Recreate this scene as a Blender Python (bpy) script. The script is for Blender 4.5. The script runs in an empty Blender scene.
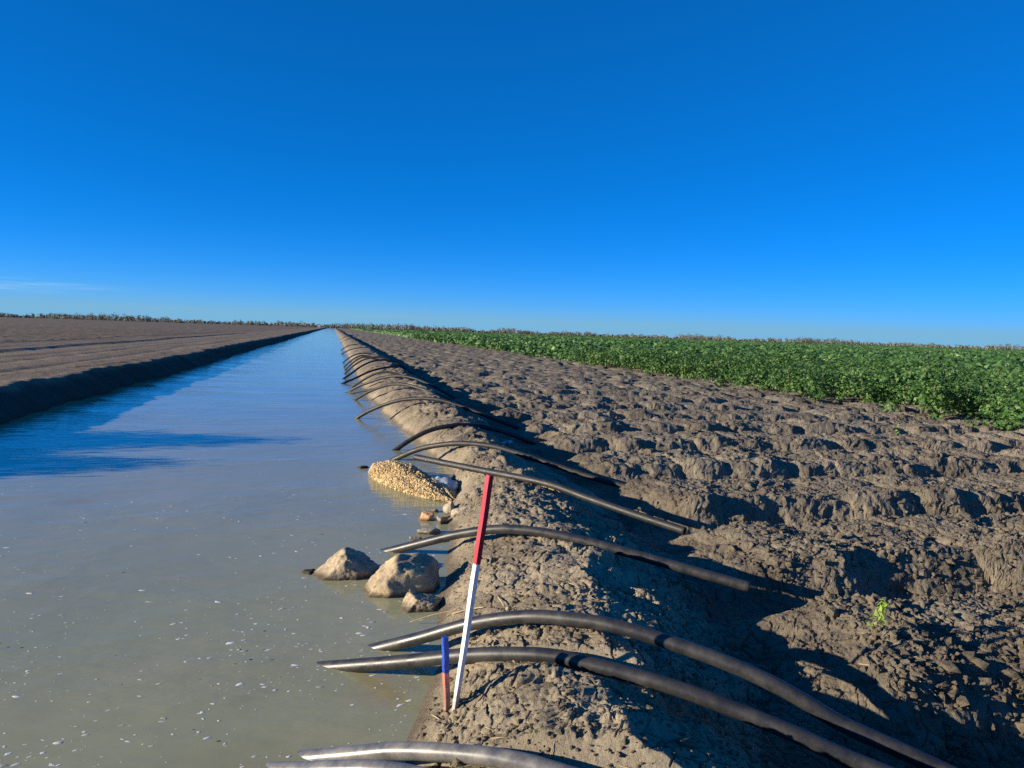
import bpy, bmesh, math, random
import numpy as np
from mathutils import Vector

random.seed(7)
rng = np.random.default_rng(11)
scene = bpy.context.scene
col = scene.collection

# ------------------------------------------------------------------ camera
F, IW, IH = 770.0, 1024, 768
CAM_H = 2.0
ROLL = math.atan(0.033)
VP = (333.0, 326.5)                      # where the channel runs to


def solve_camera():
    ex, ey = VP[0] - IW / 2, VP[1] - IH / 2
    c, s = math.cos(ROLL), math.sin(ROLL)
    a = ex * c + ey * s
    b = -ex * s + ey * c
    p = math.atan(-b / F)
    yaw = math.atan2(-a, F * math.cos(p) - b * math.sin(p))
    fwd = np.array([math.sin(yaw) * math.cos(p), math.cos(yaw) * math.cos(p), -math.sin(p)])
    r0 = np.array([math.cos(yaw), -math.sin(yaw), 0.0])
    d0 = np.cross(fwd, r0)
    return fwd, c * r0 - s * d0, s * r0 + c * d0


FWD, RIGHT, DOWN = solve_camera()
EYE = np.array([0.0, 0.0, CAM_H])


def ray(u, v):
    return FWD * F + RIGHT * (u - IW / 2) + DOWN * (v - IH / 2)


def at(u, v, z):
    d = ray(u, v)
    return EYE + d * ((z - CAM_H) / d[2])


def at_depth(u, v, y):
    d = ray(u, v)
    return EYE + d * (y / d[1])


cam_data = bpy.data.cameras.new('camera')
cam_data.sensor_fit = 'HORIZONTAL'
cam_data.sensor_width = 36.0
cam_data.lens = 36.0 * F / IW
cam_data.clip_start = 0.05
cam_data.clip_end = 30000
cam = bpy.data.objects.new('camera', cam_data)
col.objects.link(cam)
from mathutils import Matrix
M = Matrix(((RIGHT[0], -DOWN[0], -FWD[0], EYE[0]),
            (RIGHT[1], -DOWN[1], -FWD[1], EYE[1]),
            (RIGHT[2], -DOWN[2], -FWD[2], EYE[2]),
            (0, 0, 0, 1)))
cam.matrix_world = M
scene.camera = cam

# ------------------------------------------------------------------ noise
def _hash(ix, iy, seed):
    h = (ix.astype(np.int64) * 374761393 + iy.astype(np.int64) * 668265263 + seed * 974634777) & 0xFFFFFFFF
    h = ((h ^ (h >> 13)) * 1274126177) & 0xFFFFFFFF
    h = ((h ^ (h >> 16)) * 2246822519) & 0xFFFFFFFF
    h = h ^ (h >> 15)
    return (h & 0xFFFFFF).astype(np.float64) / float(0xFFFFFF)


def vnoise(x, y, seed=0):
    ix, iy = np.floor(x), np.floor(y)
    fx, fy = x - ix, y - iy
    fx = fx * fx * fx * (fx * (fx * 6 - 15) + 10)
    fy = fy * fy * fy * (fy * (fy * 6 - 15) + 10)
    a = _hash(ix, iy, seed); b = _hash(ix + 1, iy, seed)
    c = _hash(ix, iy + 1, seed); d = _hash(ix + 1, iy + 1, seed)
    return ((a + (b - a) * fx) * (1 - fy) + (c + (d - c) * fx) * fy) * 2 - 1


def fbm(x, y, seed=0, octaves=4, gain=0.5):
    t = 0.0; amp = 1.0; n = 0.0
    for o in range(octaves):
        t = t + amp * vnoise(x * 2 ** o + 17.3 * o, y * 2 ** o - 9.1 * o, seed + o)
        n += amp; amp *= gain
    return t / n


def worley(x, y, seed=0):
    ix, iy = np.floor(x), np.floor(y)
    f1 = np.full(x.shape, 9.0); f2 = np.full(x.shape, 9.0); cid = np.zeros(x.shape)
    for dx in (-1, 0, 1):
        for dy in (-1, 0, 1):
            cx, cy = ix + dx, iy + dy
            h = _hash(cx, cy, seed)
            px = cx + h; py = cy + _hash(cx, cy, seed + 51)
            d = np.hypot(px - x, py - y)
            near = d < f1
            f2 = np.where(near, f1, np.minimum(f2, d))
            cid = np.where(near, h, cid)
            f1 = np.where(near, d, f1)
    return f1, f2, cid


def smooth(a, b, x):
    t = np.clip((x - a) / (b - a), 0, 1)
    return t * t * (3 - 2 * t)

# ------------------------------------------------------------------ terrain
WY = [-40, 0, 2, 3.0, 3.6, 4.1, 5.35, 7.2, 8.9, 10.5, 12, 13.9, 17.9, 21, 26, 33, 120, 9000]
WX = [.30, .26, .22, .28, .36, .54, .80, 1.10, 1.42, 1.62, 1.60, 1.48, 1.20, 1.06, 1.0, .98, 1.05, 1.05]
CY = [-40, 0, 2.3, 3.0, 3.6, 4.0, 5.0, 6.0, 8.0, 11, 13, 16, 25, 60, 9000]
CX = [.85, .85, .98, 1.12, 1.28, 1.42, 1.62, 1.75, 2.0, 2.08, 2.18, 2.15, 2.2, 2.35, 2.4]
HY = [-40, 0, 2.5, 3.6, 4.2, 5, 6, 8, 11, 12.6, 15, 18, 9000]
HZ = [.30, .30, .29, .30, .35, .32, .29, .29, .34, .38, .44, .50, .52]


def w_edge(y): return np.interp(y, WY, WX)
def crest(y): return np.interp(y, CY, CX)
def crest_h(y): return np.interp(y, HY, HZ)


FURROW0, FURROW_P = 5.15, 2.17
CARVE = []          # pipe paths that press into the soil: (points Nx3, radius)


def terrain(x, y, detail=True, want_wet_shade=False):
    x = np.asarray(x, float); y = np.asarray(y, float)
    sp = np.maximum(0.0023 * np.abs(y), 0.003)           # mesh spacing there
    def fade(scale): return np.clip(scale / (sp * 3.0), 0.25, 1.0)
    wob = 0.05 * fbm(y * 1.3, x * 0 + 3.1, 5, 3) * np.clip(np.abs(y) / 4, 0.4, 2.2)
    w = w_edge(y) + wob
    c = crest(y) + 0.14 * fbm(y * .7, x * 0 + 8.2, 9, 3) + 0.10 * fbm(y * 2.6, x * 2.6, 10, 3)
    hc = crest_h(y) * (1 + 0.12 * fbm(y * 0.8, x * 0 + 1.7, 21, 3))
    # right bank, water side
    s = (x - w) / (c - w)
    up = np.where(s < 0, s * 0.9 * hc * 1.6, hc * (1 - (1 - np.clip(s, 0, 1)) ** 2.2))
    up = np.maximum(up, -0.7)
    # field side: falls to a ditch, then the beds begin
    ditch = -0.06
    f = c + 1.26
    t = np.clip((x - c - 0.12) / (f - c - 0.12), 0, 1)
    down = ditch + (hc - ditch) * (.55 * (1 - t ** 1.6) + .45 * (1 - t) ** 1.3)
    z = np.where(x < c + .12, up, down)
    on_bank = smooth(-0.1, 0.3, s) * (1 - smooth(f - .3, f + .5, x))
    # field beds
    edge = f + 0.10 + 0.35 * fbm(x * 0 + y * .55, y * 1.1, 33, 3)
    fm = smooth(edge - 0.35, edge + 0.55, x)
    fm_ = np.clip(x - 3, 0, 1)
    yy = y + fm_ * (0.06 * fbm(x * .5, y * .4, 40, 3) + 0.12 * fbm(x * 1.5, y * .35, 41, 3))
    ph = ((yy - FURROW0) / FURROW_P) % 1.0
    row = np.floor((yy - FURROW0) / FURROW_P)
    u = x / .88 + row * 7.31 + .4 * fbm(x * 1.1, y * .9, 43, 2)
    iu = np.floor(u); f1 = np.full(u.shape, 9.0); hid = np.zeros(u.shape)
    for q in (-1, 0, 1):
        hsh = _hash(iu + q, row, 44); d = np.abs(u - (iu + q + .22 + .56 * hsh))
        hid = np.where(d < f1, _hash(iu + q, row, 45), hid); f1 = np.minimum(f1, d)
    dome = np.clip(1 - (f1 / .64) ** 2, 0, 1) ** .75 * (.4 + .6 * hid)
    bulge = .05 * dome
    bed = smooth(0.085 - bulge, 0.26 - bulge, ph) * (1 - smooth(0.70, 0.94, ph))
    bed = bed * (.74 + .26 * dome)
    xx = x + 0.10 * fbm(x * 2.2, y * 2.2, 61, 3); yv = y + 0.10 * fbm(x * 2.2 + 40, y * 2.2, 62, 3)
    bedh = ditch - .05 + 0.35 * bed
    z = z * (1 - fm) + bedh * fm
    if detail:
        f1, f2, cid = worley(xx / .95, yv / .80, 71)
        mound = np.clip(1 - (f1 / .75) ** 2, 0, 1) ** .8 * (0.25 + 0.75 * cid)
        z = z + fm * (0.12 + 0.88 * bed) * mound * 0.07
        f1, f2, cid = worley(xx / .34, yv / .30, 72)
        cl = np.sqrt(np.clip(1 - (f1 / .75) ** 2, 0, 1)) * (0.2 + 0.8 * cid)
        z = z + (fm * (0.14 + 0.86 * bed) * 0.036 + on_bank * 0.018) * cl * fade(.3)
        patch = smooth(-.3, .3, fbm(x * 1.6, y * 1.6, 83, 3))
        bp = smooth(-.35, .25, fbm(x * 2.1 + 4, y * 1.5, 84, 3))
        # crumbly tilth: rounded lumps with sharp creases, several sizes
        bil = lambda q, sd: 1 - np.abs(vnoise(xx / q + 3.3, yv / q, sd)) * 1.6
        crumb = -bil(.16, 301) * .5 * fade(.16) - bil(.085, 302) * .3 * fade(.09) - bil(.046, 303) * .2 * fade(.05) - bil(.026, 304) * .12 * fade(.03)
        z = z + crumb * (fm * (.022 + .028 * patch) * (.35 + .65 * bed) + on_bank * (.012 + .025 * bp) * smooth(.05, .5, s) * (1 + .9 * smooth(8, 16, y)))
        f1, f2, cid = worley(xx / .105 + 3, yv / .095, 73)
        cl = np.clip(1.7 * (1 - (f1 / .8) ** 2), 0, 1) * (0.1 + 0.9 * cid) ** 2
        z = z + (fm * (0.005 + 0.018 * patch) * (.3 + .7 * bed) + on_bank * (0.002 + 0.016 * bp)) * cl * fade(.14)
        f1, f2, cid = worley(xx / .042, yv / .042 + 5, 74)
        cl = np.clip(1.6 * (1 - (f1 / .85) ** 2), 0, 1) * cid
        z = z + (fm * (0.008 + 0.012 * patch) + on_bank * (0.004 + .010 * bp)) * cl * fade(.05)
        f1, f2, cid = worley(xx / .42 + 11, yv / .36, 77)
        z = z + on_bank * smooth(.9, 1.15, s) * np.clip(1 - (f1 / .7) ** 2, 0, 1) * cid ** 2 * .085
        # drying cracks in the smoother mud
        xw = x + 0.02 * fbm(x * 12, y * 12, 90, 2); yw = y + 0.02 * fbm(x * 12 + 9, y * 12, 91, 2)
        f1, f2, cid = worley(xw / .15, yw / .13, 92)
        cr = 1 - smooth(0.015, 0.085, f2 - f1)
        z = z - (on_bank * .9 + .55 * fm) * (0.25 + .75 * (1 - patch)) * cr * 0.032 * smooth(40, 8, y) * smooth(-.15, .25, s)
        land = smooth(-0.2, 0.2, s)
        z = z + land * (0.035 * fbm(x * 1.7, y * 1.7, 95, 3) + 0.012 * fbm(x * 9, y * 9, 97, 3) * fade(.1)) * smooth(0.02, .18, np.maximum(z, 0) + fm)
    # left bank and the bare field beyond it
    xl = -6.0 + 0.10 * fbm(y * 1.7, x * 0 + 2.2, 102, 4) + 0.14 * fbm(y * .5, x * 0 + 4.4, 101, 4) * np.clip(np.abs(y) / 12, .5, 3)
    sl = (xl - x) / 0.78
    left = np.where(sl < 0, sl * 0.5, 0.52 * smooth(-0.25, 1.0, sl) ** 0.9)
    left = np.maximum(left, -0.7)
    if detail:
        lm = smooth(.5, 1.2, sl)
        left = left + smooth(0, .5, sl) * 0.05 * (1 - .6 * smooth(.8, 1.6, sl)) * fbm(x * 1.6, y * 1.1, 111, 4)
        rut = lambda x0, wd: np.exp(-((x - x0 - .25 * fbm(y * .08, y * 0, 120, 2)) / wd) ** 2)
        left = left + lm * (0.055 * rut(-13.9, .3) - 0.05 * rut(-13.2, .3) + .05 * rut(-17.6, .35) - .03 * rut(-10.2, .25)
                            - .03 * rut(-8.4, .22) + .03 * rut(-11.6, .35))
        left = left + smooth(.3, 1.1, sl) * smooth(-9, -6.8, x) * .05 * np.clip(fbm(x * 2.2, y * 1.4, 112, 4), 0, 1)
        rough = smooth(-14.5, -19, x)
        f1, f2, cid = worley(x / .9, y / 1.3, 113)
        left = left + rough * np.clip(1 - f1, 0, 1) * cid * 0.07 + rough * .03 * np.sin(y * 2 * math.pi / 2.0)
        # two unseen heaps added outside the picture on the left, to shade the water
        for hx, hy, hh, rx, ry in ((-9.6, 13.5, .80, 1.5, 1.2), (-9.3, 11.3, .55, 1.5, 1.15)):
            q = ((x - hx) / rx) ** 2 + ((y - hy) / ry) ** 2
            left = left + hh * np.exp(-(q * 1.1) ** 1.8) * (1 + .22 * fbm(x * 1.6, y * 2.6, 130, 4))
    z = np.where(x < -2.5, left, z)
    # press the hoses in
    for P, r in CARVE:
        lo, hi = P.min(0) - .34, P.max(0) + .34
        m = (x > lo[0]) & (x < hi[0]) & (y > lo[1]) & (y < hi[1])
        if not np.any(m): continue
        xm, ym, zm = x[m], y[m], z[m]
        best = np.full(xm.shape, 9.0); pz = np.zeros(xm.shape)
        for a, b in zip(P[:-1], P[1:]):
            ab = (b - a)[:2]; L2 = ab @ ab + 1e-9
            tt = np.clip(((xm - a[0]) * ab[0] + (ym - a[1]) * ab[1]) / L2, 0, 1)
            d = np.hypot(xm - a[0] - tt * ab[0], ym - a[1] - tt * ab[1])
            k = d < best
            best = np.where(k, d, best); pz = np.where(k, a[2] + tt * (b[2] - a[2]), pz)
        lim = pz - r * 0.8 + np.clip(best - r, 0, None) ** 2 * 3 + 0.22 * np.clip(best - r, 0, None)
        z[m] = np.where(best < .34, np.minimum(zm, lim), zm)
    if want_wet_shade:
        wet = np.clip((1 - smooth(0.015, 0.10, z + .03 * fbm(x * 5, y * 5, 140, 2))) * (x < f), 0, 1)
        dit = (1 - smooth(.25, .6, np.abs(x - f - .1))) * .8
        face_shade = (x < -2.5) * (1 - smooth(.5, 1.05, sl + .15 * fbm(x * 3, y * 1.5, 160, 3))) * .9  # shade of the left bank face, painted as darker soil
        wet = np.maximum(np.maximum(wet * .8, face_shade), dit * (0.6 + .4 * fbm(x * 2, y * 2, 150, 2)) * (x > 0))
        wet = np.maximum(wet, on_bank * .68 * smooth(5, 13, y) * (.7 + .6 * fbm(x * 2.5, y * 2.5, 170, 3)))  # far bank darkened in colour for the crumb self-shadow it lacks
        return z, np.clip(wet, 0, 1), np.clip(fm, 0, 1) * (x > -2.5)
    return z


def zt(x, y):
    return float(terrain(np.array([x]), np.array([y]))[0])

# ------------------------------------------------------------------ tagging
def tag(o, label=None, cat=None, group=None, kind=None):
    if label: o['label'] = label
    if cat: o['category'] = cat
    if group: o['group'] = group
    if kind: o['kind'] = kind
    return o


def mesh_np(name, verts, faces, mat=None, smooth_shade=True, parent=None, attrs=None):
    """verts Nx3, faces MxK (one polygon size)"""
    verts = np.ascontiguousarray(verts, np.float32); faces = np.ascontiguousarray(faces, np.int32)
    me = bpy.data.meshes.new(name)
    n, (m, k) = len(verts), faces.shape
    me.vertices.add(n); me.vertices.foreach_set('co', verts.ravel())
    me.loops.add(m * k); me.loops.foreach_set('vertex_index', faces.ravel())
    me.polygons.add(m)
    me.polygons.foreach_set('loop_start', np.arange(0, m * k, k, dtype=np.int32))
    me.polygons.foreach_set('loop_total', np.full(m, k, np.int32))
    me.polygons.foreach_set('use_smooth', np.full(m, smooth_shade, bool))
    for an, av in (attrs or {}).items():
        a = me.attributes.new(an, 'FLOAT', 'POINT'); a.data.foreach_set('value', np.ascontiguousarray(av, np.float32))
    me.update(calc_edges=True)
    me.validate()
    if mat: me.materials.append(mat)
    if name.startswith('_'): return me
    o = bpy.data.objects.new(name, me); col.objects.link(o)
    if parent: o.parent = parent
    return o


def mesh_bm(name, bm, mat, parent=None, smooth_shade=True):
    me = bpy.data.meshes.new(name)
    bm.to_mesh(me); bm.free()
    for p in me.polygons: p.use_smooth = smooth_shade
    me.materials.append(mat)
    o = bpy.data.objects.new(name, me); col.objects.link(o)
    if parent: o.parent = parent
    return o


def empty(name, loc):
    o = bpy.data.objects.new(name, None); col.objects.link(o); o.location = loc
    o.empty_display_size = .1
    return o

# ------------------------------------------------------------------ materials
class NT:
    def __init__(s, name):
        s.m = bpy.data.materials.new(name); s.m.use_nodes = True
        s.n = s.m.node_tree.nodes; s.l = s.m.node_tree.links
        s.b = s.n['Principled BSDF']; s.out = s.n['Material Output']
        s.geo = s.n.new('ShaderNodeNewGeometry')

    def new(s, t, **kw):
        n = s.n.new(t)
        for k, v in kw.items(): setattr(n, k, v)
        return n

    def noise(s, scale, detail=5, rough=.6, vec=None, stretch=None):
        n = s.new('ShaderNodeTexNoise'); n.inputs['Scale'].default_value = scale
        n.inputs['Detail'].default_value = detail; n.inputs['Roughness'].default_value = rough
        src = vec or s.geo.outputs['Position']
        if stretch:
            mp = s.new('ShaderNodeMapping'); mp.inputs['Scale'].default_value = stretch
            s.l.new(src, mp.inputs['Vector']); src = mp.outputs['Vector']
        s.l.new(src, n.inputs['Vector'])
        return n.outputs['Fac']

    def ramp(s, fac, stops):
        r = s.new('ShaderNodeValToRGB'); e = r.color_ramp.elements
        while len(e) < len(stops): e.new(.5)
        for el, (p, c) in zip(e, stops):
            el.position = p; el.color = (*c, 1) if len(c) == 3 else c
        s.l.new(fac, r.inputs['Fac']); return r.outputs['Color']

    def mix(s, fac, a, b, mode='MIX'):
        m = s.new('ShaderNodeMix', data_type='RGBA', blend_type=mode)
        for sock, v in ((m.inputs[0], fac), (m.inputs[6], a), (m.inputs[7], b)):
            if isinstance(v, (int, float)): sock.default_value = v
            elif isinstance(v, tuple): sock.default_value = (*v, 1)
            else: s.l.new(v, sock)
        return m.outputs[2]

    def math(s, op, a, b=0.0):
        m = s.new('ShaderNodeMath', operation=op)
        for sock, v in ((m.inputs[0], a), (m.inputs[1], b)):
            if isinstance(v, (int, float)): sock.default_value = v
            else: s.l.new(v, sock)
        return m.outputs[0]

    def attr(s, name):
        a = s.new('ShaderNodeAttribute'); a.attribute_name = name; return a.outputs['Fac']

    def bump(s, h, strength, dist, prev=None):
        b = s.new('ShaderNodeBump'); b.inputs['Strength'].default_value = strength
        b.inputs['Distance'].default_value = dist
        s.l.new(h, b.inputs['Height'])
        if prev is not None: s.l.new(prev, b.inputs['Normal'])
        return b.outputs['Normal']

    def done(s, color=None, rough=None, normal=None, spec=None):
        for k, v in (('Base Color', color), ('Roughness', rough), ('Normal', normal), ('Specular IOR Level', spec)):
            if v is None: continue
            if isinstance(v, (int, float)): s.b.inputs[k].default_value = v
            elif isinstance(v, tuple): s.b.inputs[k].default_value = (*v, 1)
            else: s.l.new(v, s.b.inputs[k])
        return s.m


def mat_soil(name, lo, mid, hi, wet_shade_col, fieldmul=None, bump=1.0):
    t = NT(name)
    big = t.noise(1.3, 6, .62); small = t.noise(38, 6, .7); mid_n = t.noise(9, 5, .65)
    c = t.ramp(big, [(.30, lo), (.52, mid), (.72, hi)])
    c = t.mix(t.math('MULTIPLY', t.math('SUBTRACT', small, .5), 1.3), c, hi)
    spk = t.ramp(t.noise(120, 3, .8), [(.66, (0, 0, 0)), (.78, (1, 1, 1))])
    c = t.mix(t.math('MULTIPLY', spk, .45), c, (.44, .38, .28))
    drk = t.ramp(mid_n, [(.30, (1, 1, 1)), (.46, (0, 0, 0))])
    c = t.mix(t.math('MULTIPLY', drk, .45), c, lo)
    if fieldmul:
        c = t.mix(t.attr('field'), c, fieldmul, 'MULTIPLY')
    c = t.mix(t.attr('wet'), c, wet_shade_col)  # wet mud, plus the darkening painted on the far bank
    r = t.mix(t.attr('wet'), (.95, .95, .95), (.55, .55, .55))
    n = t.bump(t.noise(26, 8, .72), .8 * bump, .03)
    n = t.bump(t.noise(120, 6, .75), .8 * bump, .010, n)
    vo = t.new('ShaderNodeTexVoronoi', feature='F1'); vo.inputs['Scale'].default_value = 34
    t.l.new(t.geo.outputs['Position'], vo.inputs['Vector'])
    n = t.bump(t.math('SUBTRACT', 1.0, vo.outputs['Distance']), .35 * bump, .016, n)
    return t.done(c, r, n, .2)


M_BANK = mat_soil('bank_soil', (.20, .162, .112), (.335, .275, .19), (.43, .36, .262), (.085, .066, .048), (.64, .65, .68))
M_FIELD = mat_soil('field_soil', (.115, .092, .064), (.178, .144, .100), (.24, .20, .142), (.085, .066, .050), bump=1.1)


def mat_left():
    t = NT('bare_field_soil')
    big = t.noise(.35, 6, .6, stretch=(2.2, .25, 1)); fine = t.noise(6, 6, .7)
    c = t.ramp(big, [(.3, (.155, .118, .080)), (.5, (.215, .165, .112)), (.72, (.275, .215, .150))])
    c = t.mix(t.math('MULTIPLY', t.math('SUBTRACT', fine, .5), 1.2), c, (.30, .24, .17))
    sx = t.new('ShaderNodeSeparateXYZ'); t.l.new(t.geo.outputs['Position'], sx.inputs[0])
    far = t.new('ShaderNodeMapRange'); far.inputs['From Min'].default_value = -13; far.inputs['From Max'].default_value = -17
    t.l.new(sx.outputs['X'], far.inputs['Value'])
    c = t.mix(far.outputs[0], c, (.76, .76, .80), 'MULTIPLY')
    c = t.mix(t.attr('wet'), c, (.055, .043, .032))  # wet shore, plus the shade painted on the left bank face
    n = t.bump(t.noise(7, 8, .7), .5, .06)
    return t.done(c, .95, n, .15)


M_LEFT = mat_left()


def mat_water():
    t = NT('muddy_water')
    big = t.noise(.45, 5, .55, stretch=(1.4, .55, 1))
    c = t.ramp(big, [(.30, (.292, .290, .170)), (.5, (.328, .320, .184)), (.70, (.37, .340, .190))])
    # ochre silt clouds hanging in the water near the surface
    for (px, py, rad, cc, a) in ((-2.69, 9.08, .34, (.34, .25, .08), .75), (.28, 4.2, .30, (.30, .18, .10), .35), (-.35, 3.35, .6, (.25, .20, .10), .35)):
        d = t.new('ShaderNodeVectorMath', operation='DISTANCE'); d.inputs[1].default_value = (px, py, 0)
        t.l.new(t.geo.outputs['Position'], d.inputs[0])
        mr = t.new('ShaderNodeMapRange', interpolation_type='SMOOTHSTEP')
        mr.inputs['From Min'].default_value = rad; mr.inputs['From Max'].default_value = 0.0
        t.l.new(t.math('ADD', d.outputs['Value'], t.math('MULTIPLY', t.math('SUBTRACT', t.noise(4, 4), .5), rad)), mr.inputs['Value'])
        c = t.mix(t.math('MULTIPLY', mr.outputs[0], a), c, cc)
    spk = t.ramp(t.noise(70, 2, .5), [(.68, (0, 0, 0)), (.74, (1, 1, 1))])
    c = t.mix(t.math('MULTIPLY', spk, .22), c, (.42, .38, .30))
    rip = t.noise(3.2, 4, .55, stretch=(.55, 1.5, 1))
    rip2 = t.noise(13, 3, .5, stretch=(.5, 1.4, 1))
    calm = t.ramp(t.noise(.5, 4, .6, stretch=(.7, 1.6, 1)), [(.38, (.15, .15, .15)), (.62, (1, 1, 1))])
    rip = t.math('MULTIPLY', rip, calm); rip2 = t.math('MULTIPLY', rip2, calm)
    n = t.bump(rip, .10, .12)
    n = t.bump(rip2, .06, .03, n)
    t.b.inputs['IOR'].default_value = 1.33
    return t.done(c, .06, n, .5)


M_WATER = mat_water()


def mat_pipe(name, ro, spec, k=1.0):
    t = NT(name)
    dust = t.ramp(t.noise(7, 6, .7), [(.40, (0, 0, 0)), (.66, (1, 1, 1))])
    fine = t.ramp(t.noise(160, 3, .8), [(.5, (0, 0, 0)), (.75, (1, 1, 1))])
    c = t.mix(t.math('MULTIPLY', dust, .55), (.013 * k, .013 * k, .0138 * k), (.05 * k, .046 * k, .040 * k))
    c = t.mix(t.math('MULTIPLY', fine, .2), c, (.10, .088, .07))
    r = t.ramp(t.noise(14, 4), [(.3, (ro[0],) * 3), (.7, (ro[1],) * 3)])
    return t.done(c, r, t.bump(t.noise(60, 4), .08, .004), spec)


M_PIPE = mat_pipe('black_polythene', (.46, .64), .4)
M_PIPE_DUSTY = mat_pipe('dusty_black_polythene', (.34, .50), .6, 1.35)
M_PIPE_WET = mat_pipe('wet_black_polythene', (.26, .44), .7, 6.0)


def mat_paint(name, colr, worn, amount=.55, rough=.5):
    t = NT(name)
    w = t.ramp(t.noise(45, 6, .7, stretch=(1, 1, .35)), [(.52, (0, 0, 0)), (.68, (1, 1, 1))])
    c = t.mix(t.math('MULTIPLY', w, amount), colr, worn)
    sx = t.new('ShaderNodeSeparateXYZ'); t.l.new(t.geo.outputs['Position'], sx.inputs[0])
    mud = t.new('ShaderNodeMapRange'); mud.inputs['From Min'].default_value = .30; mud.inputs['From Max'].default_value = .16
    t.l.new(t.math('ADD', sx.outputs['Z'], t.math('MULTIPLY', t.math('SUBTRACT', t.noise(40, 4, .7), .5), .5)), mud.inputs['Value'])
    c = t.mix(t.math('MULTIPLY', mud.outputs[0], .65), c, (.17, .14, .10))
    d = t.ramp(t.noise(12, 5), [(.35, (.75, .75, .75)), (.65, (1, 1, 1))])
    c = t.mix(1.0, c, d, 'MULTIPLY')
    return t.done(c, rough, t.bump(t.noise(90, 3, stretch=(1, 1, .2)), .15, .003), .4)


M_RED = mat_paint('red_paint', (.38, .012, .035), (.26, .06, .06))
M_WHITE = mat_paint('white_paint', (.78, .77, .76), (.50, .44, .38))
M_BLUE = mat_paint('blue_paint', (.015, .065, .42), (.05, .10, .30))
M_PINK = mat_paint('faded_red_paint', (.50, .16, .13), (.55, .42, .34), .7)


def mat_rock(name, a, b, c3, scale=6):
    t = NT(name)
    n1 = t.noise(scale, 7, .65); n2 = t.noise(scale * 6, 6, .7)
    c = t.ramp(n1, [(.3, a), (.5, b), (.68, c3)])
    c = t.mix(t.math('MULTIPLY', t.math('SUBTRACT', n2, .5), 1.2), c, c3)
    pit = t.ramp(t.noise(scale * 3.2, 3, .6), [(.30, (1, 1, 1)), (.40, (0, 0, 0))])
    c = t.mix(t.math('MULTIPLY', pit, .6), c, tuple(x * .35 for x in a))
    sx = t.new('ShaderNodeSeparateXYZ'); t.l.new(t.geo.outputs['Position'], sx.inputs[0])
    wl = t.new('ShaderNodeMapRange'); wl.inputs['From Min'].default_value = .045; wl.inputs['From Max'].default_value = .012
    t.l.new(t.math('ADD', sx.outputs['Z'], t.math('MULTIPLY', t.math('SUBTRACT', n1, .5), .04)), wl.inputs['Value'])
    c = t.mix(t.math('MULTIPLY', wl.outputs[0], .92), c, tuple(x * .3 for x in a))        # wet line left by the water
    n = t.bump(n2, .35, .012); n = t.bump(t.noise(scale * 2, 6, .7), .4, .03, n)
    return t.done(c, .85, n, .3)


M_ROCK = mat_rock('grey_tan_rock', (.19, .145, .10), (.34, .27, .18), (.52, .40, .25), 7)
M_ROCK2 = mat_rock('ochre_rock', (.19, .15, .10), (.36, .28, .18), (.56, .41, .21), 5)
M_ORANGE = mat_rock('orange_stone', (.40, .20, .10), (.55, .30, .15), (.66, .42, .25), 9)
M_PALE = mat_rock('pale_stone', (.28, .23, .16), (.42, .35, .25), (.52, .45, .34), 9)


def mat_gravel():
    t = NT('yellow_gravel')
    rnd = t.geo.outputs['Random Per Island']
    c = t.ramp(rnd, [(.0, (.24, .17, .09)), (.2, (.42, .30, .15)), (.6, (.54, .40, .21)), (.85, (.50, .42, .29)), (1, (.33, .27, .19))])
    c = t.mix(t.math('MULTIPLY', t.noise(5, 4), .3), c, (.50, .33, .13))
    return t.done(c, .85, t.bump(t.noise(120, 4), .3, .004), .25)


M_GRAVEL = mat_gravel()
t_ = NT('woven_plastic')
wv = t_.new('ShaderNodeTexWave'); wv.inputs['Scale'].default_value = 60; t_.l.new(t_.geo.outputs['Position'], wv.inputs['Vector'])
M_BAG = t_.done(t_.mix(t_.math('MULTIPLY', t_.noise(9), .5), (.52, .55, .58), (.34, .35, .35)), .6, t_.bump(wv.outputs['Fac'], .1, .003), .3)
t_ = NT('dry_straw')
M_STRAW = t_.done(t_.ramp(t_.noise(30), [(.3, (.30, .22, .12)), (.7, (.48, .39, .25))]), .8, None, .2)
t_ = NT('foam')
M_FOAM = t_.done(t_.ramp(t_.geo.outputs['Random Per Island'], [(0, (.38, .35, .26)), (.3, (.60, .58, .52)), (1, (.82, .82, .78))]), .7, t_.bump(t_.noise(200), .4, .004), .3)
t_ = NT('dark_debris')
M_DARK = t_.done(t_.ramp(t_.noise(30), [(.3, (.03, .024, .018)), (.7, (.07, .055, .04))]), .8, None, .2)


def mat_leaf(name, stops, trans=.25, rough=.5):
    t = NT(name)
    c = t.ramp(t.geo.outputs['Random Per Island'], stops)
    oi = t.new('ShaderNodeObjectInfo')
    c = t.mix(t.math('MULTIPLY', oi.outputs['Random'], .35), c, (.06, .13, .028))
    big = t.ramp(t.noise(.25, 3), [(.35, (.82, .86, .80)), (.65, (1.15, 1.1, 1.0))])
    c = t.mix(1.0, c, big, 'MULTIPLY')
    t.done(c, rough, None, .35)
    tr = t.new('ShaderNodeBsdfTranslucent'); t.l.new(c, tr.inputs['Color'])
    ms = t.new('ShaderNodeMixShader'); ms.inputs[0].default_value = trans
    t.l.new(t.b.outputs[0], ms.inputs[1]); t.l.new(tr.outputs[0], ms.inputs[2]); t.l.new(ms.outputs[0], t.out.inputs[0])
    return t.m


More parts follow.
